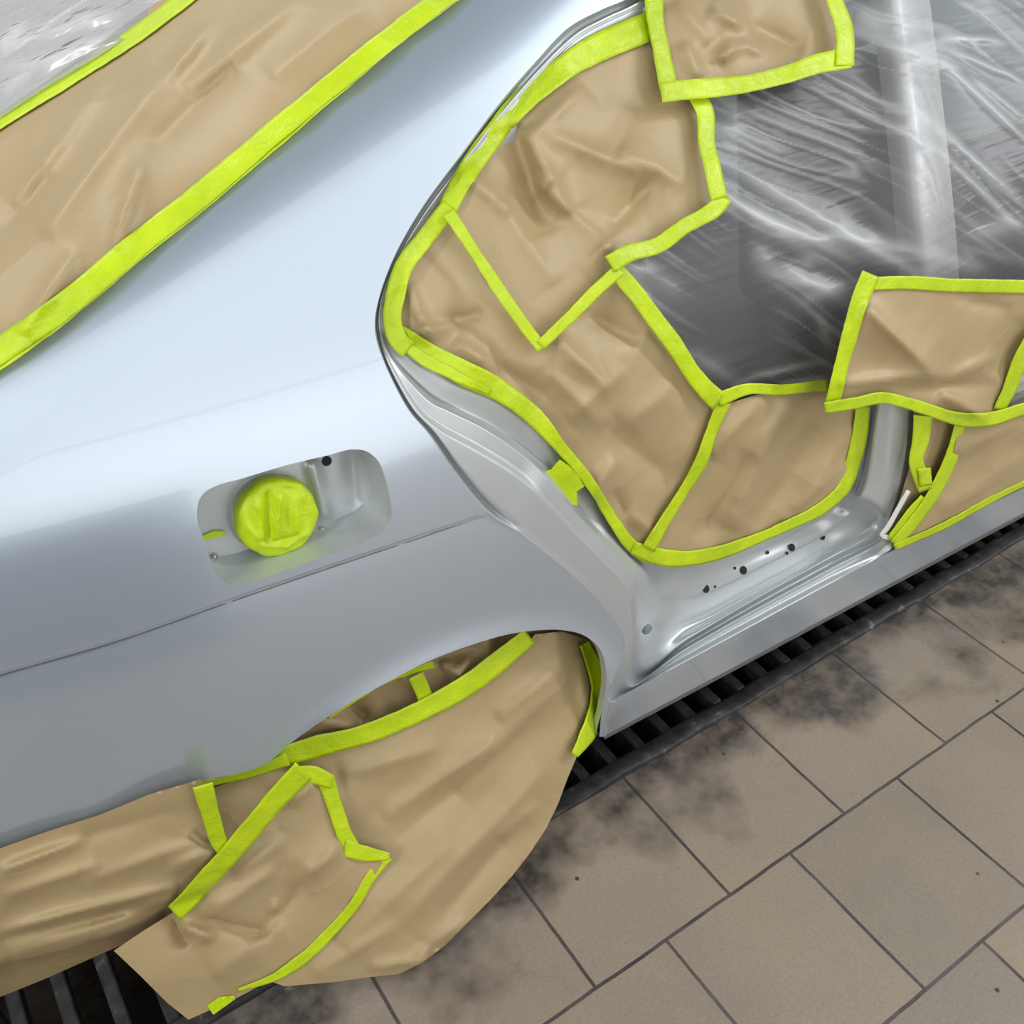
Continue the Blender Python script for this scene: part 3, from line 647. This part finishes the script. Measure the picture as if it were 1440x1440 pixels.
# taped gap cover on the dogleg
def tab(outline, F, label, lift, seed, amp=.004, wrap=None):
    V2, T2 = patch(straight(outline, 4, True), [], 3.5); P = hit(V2, F)
    dz = lift+crumple(P, amp, 4.5, seed, 5)+noise(P, 40, seed)*amp*0.4
    if wrap is not None: dz = dz+wrap(V2)
    P = P-rays(V2)*dz[:, None]; return tag(obj('masking_tape', P, T2, TAPE), label, 'masking tape')
tab([(787, 646), (800, 655), (812, 668), (822, 684), (811, 691), (812, 712), (800, 706), (785, 692), (770, 675), (762, 664), (775, 660)], off(F_plain, .035), 'small crumpled lime tape patch on the curved door frame below the flange', .004, 41)

# ---- fuel cap wrapped in tape (it sits on the filler neck)
cc = hit([(382, 718)], F_pocket)[0]; cn = grad(F_pocket, np.array([hit([(382, 718)], F_body)[0]]))[0]; cn = cn/np.linalg.norm(cn)
ca = np.cross(cn, (0, 0, 1)); ca /= np.linalg.norm(ca); cb = np.cross(cn, ca); cr = 56*np.linalg.norm(cc-CAMPOS)/FPX
V = []; T = []; seg = 72; rings = [(0.97, -0.002), (1.0, 0.008), (1.01, 0.016), (0.985, 0.022), (0.93, 0.026), (0.87, 0.0272)]+[(0.82-0.05*k, 0.028) for k in range(16)]
rs = np.random.RandomState(5)
CF = [(-.42, .55, -.52, -.2, .09, .006), (-.1, .74, -.36, -.42, .08, -.006), (.15, .66, -.18, -.36, .10, .009), (.5, .42, .34, -.4, .12, .004), (-.6, -.45, 0, -.70, .06, .004), (0, -.70, .6, -.55, .06, .004), (-.2, -.5, .3, -.55, .05, -.004), (.1, .8, .6, .6, .08, -.004), (-.75, .1, -.6, -.3, .06, .004)]
for (r_, h_) in rings:
    for i in range(seg):
        t = i/seg*2*math.pi; p = np.array([math.cos(t)*r_, math.sin(t)*r_])
        q_ = np.array([[-p[0], -p[1]]]); grip = wr = 0.0
        for (x0, y0, x1, y1, wd, am) in CF:
            dd_ = segdist(q_, (x0, y0), (x1, y1))[0][0]; wr += am*math.exp(-(dd_/wd)**1.4)
        wr = wr*min(1, max(0, (1.0-r_)/0.12))+0.0006*math.sin(p[0]*13+p[1]*5)
        rr = r_*(1+0.012*math.sin(t*7)+0.01*math.sin(t*13+1)) if r_ > 0.9 else r_
        V.append(cc+cr*(ca*math.cos(t)*rr+cb*math.sin(t)*rr)+cn*(h_+grip+wr*(1 if h_ > 0.02 else 0)+0.004))
V.append(cc+cn*0.0365)
for k in range(len(rings)-1):
    for i in range(seg): T.append((k*seg+i, k*seg+(i+1) % seg, (k+1)*seg+(i+1) % seg, (k+1)*seg+i))
k = len(rings)-1
for i in range(seg): T.append((k*seg+i, k*seg+(i+1) % seg, len(V)-1))
tag(obj('fuel_cap', V, T, TAPE), 'round fuel filler cap wrapped in crumpled lime tape inside the open pocket', 'fuel cap')
tab([(284, 754), (300, 747), (317, 747), (317, 753), (300, 757), (285, 759)], F_pocket, 'tiny lime tape scrap at the left end of the fuel pocket', .004, 43, .001)

# ---- wheel and bumper papers
def F_wheel(P):
    x, y, z = P.T; t = np.clip((0.52-z)/0.46, 0, 1); t = t*t*(3-2*t)
    yw = 0.925-0.115*t-0.05*np.clip((0.16-z)/0.16, 0, 1)**1.5+0.17*np.maximum(0.5-x, 0)**2*0.6+0.05*np.clip((x-0.70)/0.08, 0, 1)
    return np.minimum(yw-y, z-0.006)
WELL = [(268, 1092), (330, 1078), (375, 1064), (400, 1042), (435, 1014), (480, 984), (540, 950), (600, 919), (660, 896), (720, 879), (775, 874), (830, 885), (856, 912), (866, 960), (846, 1022), (812, 1045), (790, 1000), (760, 930), (700, 945), (620, 990), (520, 1030), (430, 1062), (360, 1110), (330, 1200), (300, 1180)]
fw = [(430, 1010, 500, 1020, 8, .012), (480, 985, 520, 1010, 8, -.012), (560, 950, 600, 965, 8, .012), (620, 930, 650, 950, 5, .014), (640, 950, 660, 925, 5, .012), (690, 905, 730, 900, 8, -.012), (600, 930, 680, 905, 9, -.010), (780, 900, 800, 960, 8, .012)]
F_well = off(F_wheel, 0.006)
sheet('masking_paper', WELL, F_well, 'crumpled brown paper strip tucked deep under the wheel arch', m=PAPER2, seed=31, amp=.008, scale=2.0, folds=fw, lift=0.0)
BIG = [(752, 892), (790, 888), (826, 900), (838, 950), (836, 1000), (828, 1030), (812, 1062), (798, 1095), (785, 1130), (768, 1165), (745, 1200), (720, 1232), (690, 1265), (655, 1300), (625, 1330), (592, 1355), (560, 1370), (520, 1374), (470, 1381), (400, 1387), (378, 1379), (300, 1340), (250, 1290), (290, 1190), (296, 1110), (330, 1097), (395, 1068), (440, 1060), (520, 1035), (600, 1003), (660, 975), (700, 945), (735, 915)]
fbig = [(800, 930, 700, 1010, 14, .010), (790, 960, 640, 1110, 20, .012), (760, 1010, 560, 1180, 18, -.010), (700, 1040, 540, 1150, 14, .010), (770, 1080, 560, 1300, 22, .012), (740, 1150, 620, 1290, 14, -.010), (640, 1180, 480, 1330, 20, .010), (600, 1330, 585, 1360, 6, .010), (600, 1332, 660, 1290, 10, .009), (520, 1360, 590, 1350, 6, .008), (815, 920, 825, 1010, 7, .010), (620, 1050, 480, 1090, 16, .008), (560, 1300, 440, 1370, 14, .008), (700, 1180, 760, 1130, 10, .008)]
sheet('masking_paper', BIG, F_wheel, 'large brown paper skirt draped over the rear wheel down to the floor', seed=32, amp=.010, scale=.9, folds=fbig, lift=.006)
LOW = [(430, 1088), (462, 1100), (480, 1150), (500, 1190), (545, 1203), (515, 1250), (480, 1300), (440, 1335), (400, 1368), (330, 1405), (265, 1434), (235, 1410), (195, 1370), (160, 1337), (200, 1310), (242, 1284), (310, 1215), (370, 1150)]
flow = [(250, 1300, 300, 1320, 6, .012), (270, 1290, 380, 1315, 6, -.010), (390, 1220, 300, 1280, 14, .010), (480, 1190, 420, 1240, 16, .012), (440, 1230, 350, 1330, 18, -.010), (400, 1300, 300, 1370, 20, .008), (380, 1270, 395, 1280, 6, .008), (440, 1100, 410, 1130, 6, .010), (240, 1290, 265, 1330, 7, -.012), (330, 1230, 400, 1180, 12, .008)]
sheet('masking_paper', LOW, F_wheel, 'overlapping brown paper patch at the lower rear of the wheel with tape on both sides', seed=33, amp=.006, scale=1.3, folds=flow, lift=.018)
BUM = [(-410, 1350), (-170, 1262), (-90, 1230), (0, 1193), (70, 1168), (140, 1146), (210, 1117), (282, 1096), (300, 1130), (322, 1188), (300, 1225), (242, 1284), (228, 1305), (150, 1338), (60, 1378), (0, 1402), (-170, 1470), (-410, 1570)]
fbum = [(0, 1225, 120, 1178, 8, .012), (0, 1210, 250, 1140, 14, -.006), (0, 1262, 140, 1215, 16, .012), (0, 1310, 250, 1245, 8, .014), (0, 1322, 260, 1262, 7, -.014), (20, 1352, 230, 1290, 14, .014), (120, 1240, 300, 1175, 18, .012), (180, 1280, 250, 1262, 5, .010), (240, 1220, 300, 1195, 8, .010), (-50, 1385, 150, 1330, 16, -.01), (270, 1170, 300, 1190, 6, -.008)]
def F_bum(P): return side_y(P[:, 0], np.maximum(P[:, 2], 0.3))-P[:, 1]-0.012+0.10*np.clip((0.35-P[:, 2])/0.3, 0, 1)
sheet('masking_paper', BUM, F_bum, 'wide pleated brown paper hanging below the quarter panel over the bumper at lower left', seed=34, amp=.007, scale=.9, folds=fbum, lift=.004, step=5)
w0, w1, w2, w3 = U(9), U(10), U(11), U(12)
tape([(385, 1068), (440, 1052), (520, 1030), (600, 996), (650, 968), (700, 932), (745, 895)], [26, 30, 27, 28, 30, 30, 26], F_wheel, 'curved lime tape across the top of the wheel paper', lift=.012, under=w1, seed=50)
tape([(585, 950), (596, 975), (604, 998)], [24, 22, 24], F_wheel, 'stubby lime tape crossing under the arch, left of the curved tape peak', lift=.006, under=w1, seed=51)
tape([(462, 1010), (500, 985), (545, 958), (610, 934)], [3, 4, 5, 10], F_well, 'thin lime tape edge tucked under the wheel arch lip', lift=.020, seed=52)
tape([(270, 1106), (320, 1096), (370, 1082), (405, 1068)], [12, 8, 12, 20], F_wheel, 'thin lime tape under the panel edge behind the wheel', lift=.022, seed=53)
tape([(285, 1104), (298, 1150), (312, 1190), (322, 1200)], [30, 26, 26, 20], F_bum, 'short upright lime tape joining the bumper paper and the wheel paper', lift=.030, seed=54)
tape([(428, 1084), (395, 1118), (350, 1170), (300, 1228), (262, 1268), (245, 1284)], [34, 30, 30, 28, 28, 26], lambda P: np.minimum(F_wheel(P), F_bum(P)), 'long slanting lime tape down the left edge of the lower wheel patch', lift=.034, seed=55)
tape([(412, 1090), (440, 1090), (468, 1100)], [22, 26, 20], F_wheel, 'short lime tape at the peak of the lower wheel patch', lift=.032, seed=56)
tape([(458, 1095), (472, 1135), (488, 1180), (500, 1200)], [24, 22, 22, 24], F_wheel, 'upright lime tape on the right side of the lower wheel patch', lift=.028, seed=57)
tape([(484, 1192), (510, 1200), (548, 1204)], [24, 22, 10], F_wheel, 'torn lime tape piece with pointed end beside the lower wheel patch', lift=.030, seed=58)
tape([(545, 1204), (520, 1235), (500, 1270), (470, 1305), (430, 1345), (390, 1372), (335, 1392)], [16, 15, 14, 14, 16, 10, 4], F_wheel, 'long thin lime tape curving down to the floor on the wheel paper', lift=.026, seed=59)
tab([(291, 1414), (308, 1402), (330, 1400), (331, 1405), (300, 1427)], F_wheel, 'loose lime tape end at the floor beside the drain grate', .026, 44, .001)
tape([(822, 905), (836, 935), (842, 965), (838, 1000), (828, 1030), (808, 1062)], [14, 22, 20, 22, 24, 12], F_wheel, 'upright lime tape inside the front of the wheel arch', lift=.026, under=w1, seed=60)

# ------------------------------------------------------------------ clear plastic film
def film_mat(name, haze, tint=(0.85, 0.87, 0.88), gr=0.34, bs=0.4, sc=(5, 5, 55), rot=0.62, gm=0.9):
    m = bpy.data.materials.new(name); m.use_nodes = True; nt = m.node_tree; nt.nodes.clear()
    out = nd(m, 'ShaderNodeOutputMaterial'); tr = nd(m, 'ShaderNodeBsdfTransparent'); df = nd(m, 'ShaderNodeBsdfDiffuse'); tl = nd(m, 'ShaderNodeBsdfTranslucent'); gl = nd(m, 'ShaderNodeBsdfGlossy')
    tr.inputs[0].default_value = (0.93, 0.94, 0.95, 1); df.inputs[0].default_value = (*tint, 1); tl.inputs[0].default_value = (*tint, 1)
    gl.inputs['Roughness'].default_value = gr
    a = nd(m, 'ShaderNodeAttribute', attribute_name='fold'); 
    g = nd(m, 'ShaderNodeNewGeometry')
    mp = nd(m, 'ShaderNodeMapping'); mp.inputs['Rotation'].default_value = (0, rot, 0); mp.inputs['Scale'].default_value = sc; lk(m, g.outputs['Position'], mp.inputs[0])
    n = noise_tex(m, 1.0, 2, 0.5, 0.3, mp.outputs[0])
    bp = nd(m, 'ShaderNodeBump'); bp.inputs['Strength'].default_value = bs; bp.inputs['Distance'].default_value = 0.008; lk(m, n, bp.inputs['Height'])
    for s in (df, gl): lk(m, bp.outputs[0], s.inputs['Normal'])
    m1 = nd(m, 'ShaderNodeMixShader'); m1.inputs[0].default_value = 0.35; lk(m, df.outputs[0], m1.inputs[1]); lk(m, tl.outputs[0], m1.inputs[2])
    h = math_n(m, 'MULTIPLY_ADD', a.outputs['Fac'], 0.62, True); m.node_tree.nodes[-1].inputs[2].default_value = haze
    m2 = nd(m, 'ShaderNodeMixShader'); lk(m, h, m2.inputs[0]); lk(m, tr.outputs[0], m2.inputs[1]); lk(m, m1.outputs[0], m2.inputs[2])
    fr_ = nd(m, 'ShaderNodeFresnel'); fr_.inputs[0].default_value = 1.45; lk(m, bp.outputs[0], fr_.inputs['Normal'])
    m3 = nd(m, 'ShaderNodeMixShader'); lk(m, math_n(m, 'MULTIPLY', fr_.outputs[0], gm, True), m3.inputs[0]); lk(m, m2.outputs[0], m3.inputs[1]); lk(m, gl.outputs[0], m3.inputs[2])
    lk(m, m3.outputs[0], out.inputs['Surface'])
    return m
FILM = film_mat('clear_masking_film', 0.15)
FILM2 = film_mat('crinkled_clear_film', 0.40, (0.95, 0.95, 0.96), 0.16, 0.8, (6, 30, 60), -0.6, 1.8)
def film(outline, F, label, folds, m, seed, step=5.0, fine=0.5, ang=None, extra=None):
    V2, T2 = patch(straight(outline, step, True), [], step); P = hit(V2, F)
    z = np.zeros(len(V2)); fo = np.zeros(len(V2))
    for (x0, y0, x1, y1, wd, am) in folds:
        # a fold fans out and wavers a little
        wv = noise(np.column_stack([V2/60, np.full(len(V2), seed+x0)]), 1.0, seed)*3
        dist, t, sd = segdist(V2+wv[:, None], (x0, y0), (x1, y1)); e = np.sin(np.clip(0.04+t*0.92, 0, 1)*math.pi)**0.6
        k = np.exp(-((np.sqrt(dist**2+5)-2.2)/wd)**1.3)*e; z += am*0.012*k; fo += am*k
    if ang is not None:
        c, s = math.cos(ang), math.sin(ang); Q = np.column_stack([(V2[:, 0]*c+V2[:, 1]*s)/190, (-V2[:, 0]*s+V2[:, 1]*c)/13, np.zeros(len(V2))])
        Q[:, 1] += noise(np.column_stack([V2/150, np.zeros(len(V2))]), 1.0, seed+3)*2.5
        r = 1-np.abs(noise(Q, 1.0, seed+1)); r = np.clip((r-0.80)/0.2, 0, 1)**1.5; msk = np.clip(noise(np.column_stack([V2/110, np.zeros(len(V2))]), 1.0, seed+8)*1.3+0.45, 0, 1)
        fo += fine*r*msk; z += 0.003*r*msk
    if extra is not None: z += extra(V2)
    P = P-rays(V2)*z[:, None]
    return tag(obj('plastic_film', P, T2, m, attr={'fold': np.clip(fo, 0, 1.2)}), label, 'plastic film')
FO = [(985, 250, 1110, 335, 7, .8), (1010, 175, 1100, 215, 8, .5), (1000, 215, 1310, 400, 8, .9), (1015, 275, 1200, 370, 6, .6), (1140, 120, 1330, 220, 4, .6), (1160, 105, 1270, 160, 4, .6), (1190, 40, 1340, 95, 6, .6), (1270, 65, 1350, 70, 5, .7), (1280, 75, 1350, 95, 4, .6), (1340, 70, 1440, 115, 3, .7), (1330, 55, 1410, 58, 3, .7), (1290, 150, 1440, 290, 4, .7), (1330, 90, 1440, 195, 4, .8), (1370, 110, 1440, 165, 3, .5), (1300, 190, 1440, 330, 3, .6), (1180, 330, 1370, 378, 8, .6), (1080, 385, 1190, 410, 8, .7), (1100, 375, 1180, 420, 6, .5), (1125, 425, 1190, 400, 8, .5), (1060, 350, 1090, 380, 8, .4), (880, 372, 925, 460, 9, .35), (900, 370, 960, 420, 10, .3), (870, 372, 910, 380, 6, .8), (960, 490, 1040, 540, 7, .3), (1030, 540, 1160, 510, 3, .5), (1100, 540, 1160, 530, 3, .9), (1200, 20, 1260, 40, 14, .5), (1195, 0, 1240, 50, 14, .4), (1050, 300, 1180, 345, 6, .5), (1150, 440, 1165, 490, 5, .4), (1360, 330, 1440, 310, 9, .5)]
F_fm = off(F_plain, 0.075)
def bulge(q): return 0.05*np.exp(-(segdist(q, (1262, -60), (1312, 420))[0]/45)**2)
film([(1010, -110), (960, 60), (965, 120), (985, 150), (992, 200), (1005, 265), (985, 295), (935, 325), (900, 345), (864, 358), (862, 372), (890, 415), (935, 465), (975, 525), (1005, 560), (1165, 552), (1180, 520), (1220, 405), (1600, 420), (1800, 420), (1800, -110)], F_fm, 'clear plastic film stretched over the dark cabin and centre pillar', [(*f_[:4], f_[4]*1.35, f_[5]*0.9) for f_ in FO], FILM, 71, step=3.2, fine=.45, ang=0.50, extra=bulge)
film([(-400, 410), (-160, 260), (0, 166), (60, 126), (130, 84), (200, 40), (262, -8), (300, -120), (-400, -120)], off(F_gl, -0.004), 'crinkled clear plastic over the rear window in the top left corner', [(0, 60, 160, 20, 8, .8), (0, 95, 150, 60, 7, .8), (100, 20, 160, 30, 8, .6), (60, 100, 130, 55, 7, .8), (0, 130, 40, 100, 8, .7)], FILM2, 72, step=3.2, fine=1.6, ang=-0.45)
film([(1418, 520), (1440, 480), (1600, 455), (1700, 450), (1620, 515), (1440, 572), (1405, 580)], off(F_plain, .02), 'small piece of crumpled clear film at the right of the centre pillar paper', [(1420, 540, 1560, 520, 14, .8)], FILM2, 73, ang=0.2)

# ------------------------------------------------------------------ cabin behind the film
def rbox(name, lo, hi, m, parent=None, rot=None, bw=0.05):
    c = (np.array(lo)+np.array(hi))/2; h = (np.array(hi)-np.array(lo))/2
    o = box(name, -h, h, m); b = o.modifiers.new('bevel', 'BEVEL'); b.width = bw; b.segments = 5
    o.location = c
    if rot: o.rotation_euler = rot
    me = o.data; me.polygons.foreach_set('use_smooth', [True]*len(me.polygons))
    if parent is not None: world_child(o, parent)
    return o
rbox('cabin_floor', (0.75, 1.06, 0.22), (4.3, 2.42, 0.26), CLOTH, car, bw=0.01)
rbox('far_side_trim', (0.5, 2.43, 0.25), (4.3, 2.47, 0.98), SHEET, car, bw=0.01)
rbox('far_roof_rail', (0.5, 2.20, 1.40), (4.0, 2.26, 1.46), SHEET, car, bw=0.02)
rbox('far_pillar', (1.55, 2.26, 0.9), (1.68, 2.36, 1.45), SHEET, car, bw=0.02)
rbox('headliner', (0.8, 1.25, 1.44), (3.2, 2.2, 1.47), SHEET, car, bw=0.01)
rs_ = empty('rear_bench_seat', (1.0, 1.7, 0.26), 'dark fabric rear seat seen dimly through the clear film', 'seat')
rbox('seat_cushion', (0.92, 1.12, 0.27), (1.42, 2.3, 0.50), CLOTH, rs_, bw=0.06)
rbox('backrest', (0.72, 1.15, 0.42), (0.90, 2.3, 1.05), CLOTH, rs_, rot=(0, -0.25, 0), bw=0.06)
fs = empty('front_seat', (2.0, 1.35, 0.26), 'dark fabric front seat behind the film beyond the centre pillar', 'seat')
rbox('backrest', (1.72, 1.18, 0.45), (1.86, 1.66, 1.12), CLOTH, fs, rot=(0, -0.2, 0), bw=0.06)
rbox('seat_cushion', (1.85, 1.18, 0.32), (2.35, 1.66, 0.50), CLOTH, fs, bw=0.06)
rbox('headrest', (1.63, 1.30, 1.14), (1.73, 1.55, 1.30), CLOTH, fs, bw=0.04)
# centre pillar rising behind the film
V = []; T = []; cl = curve([(1300, 560), (1308, 470), (1306, 380), (1296, 260), (1283, 140), (1268, 20), (1255, -80)], 12); K = 11
for i, (u, v) in enumerate(cl):
    wv = 42
    for j in range(K):
        s = j/(K-1)*2-1
        V.append((u+s*wv, v, 0.09+0.10*s*s))
A = np.array(V); P = hit_off(A[:, :2], A[:, 2])
T = [(i*K+j, i*K+j+1, (i+1)*K+j+1, (i+1)*K+j) for i in range(len(cl)-1) for j in range(K-1)]
part('centre_pillar', P, T, PILLAR)

BLUEG = mat('blue_grey_blocker', (0.10, 0.125, 0.155), 0.5)
tc = empty('reflection_blocker', (-0.4, -0.62, 0.0), 'added unseen blue grey cabinet shape opposite the rear wheel, mirrored in the quarter panel', 'blocker')  # unseen cabinet shape, added only to darken the quarter panel's reflection
rbox('blocker_body', (-0.95, -0.90, 0.12), (0.12, -0.34, 1.08), BLUEG, tc, bw=0.02)
rbox('blocker_top', (-0.97, -0.92, 1.082), (0.14, -0.32, 1.11), BLUEG, tc, bw=0.01)
for k in range(5):
    d_ = rbox('blocker_drawer', (-0.92, -0.338, 0.16+k*0.18), (0.09, -0.325, 0.325+k*0.18), BLUEG, tc, bw=0.006)
    h_ = rbox('blocker_handle', (-0.7, -0.324, 0.28+k*0.18), (-0.1, -0.30, 0.295+k*0.18), STEEL, None, bw=0.004); h_.parent = d_; h_.matrix_parent_inverse = (tc.matrix_basis @ d_.matrix_parent_inverse @ d_.matrix_basis).inverted()
for sx in (-0.88, 0.07):
    for sy in (-0.84, -0.40): rbox('blocker_castor', (sx-0.02, sy-0.05, 0.0), (sx+0.02, sy+0.05, 0.12), BLACK, tc, bw=0.019)

# dark ribbon painting in the shade of the swage line along the flank
sl = tape([(-400, 1086), (-150, 1000), (0, 949), (150, 906), (340, 840), (500, 786), (620, 746), (684, 724)], [7, 5.5, 4, 3, 2], F_body, None, lift=.0012, m=mat('swage_shade', (0.13, 0.145, 0.17), 0.4), name='swage_shade_line', cat=None, wob=0.0)
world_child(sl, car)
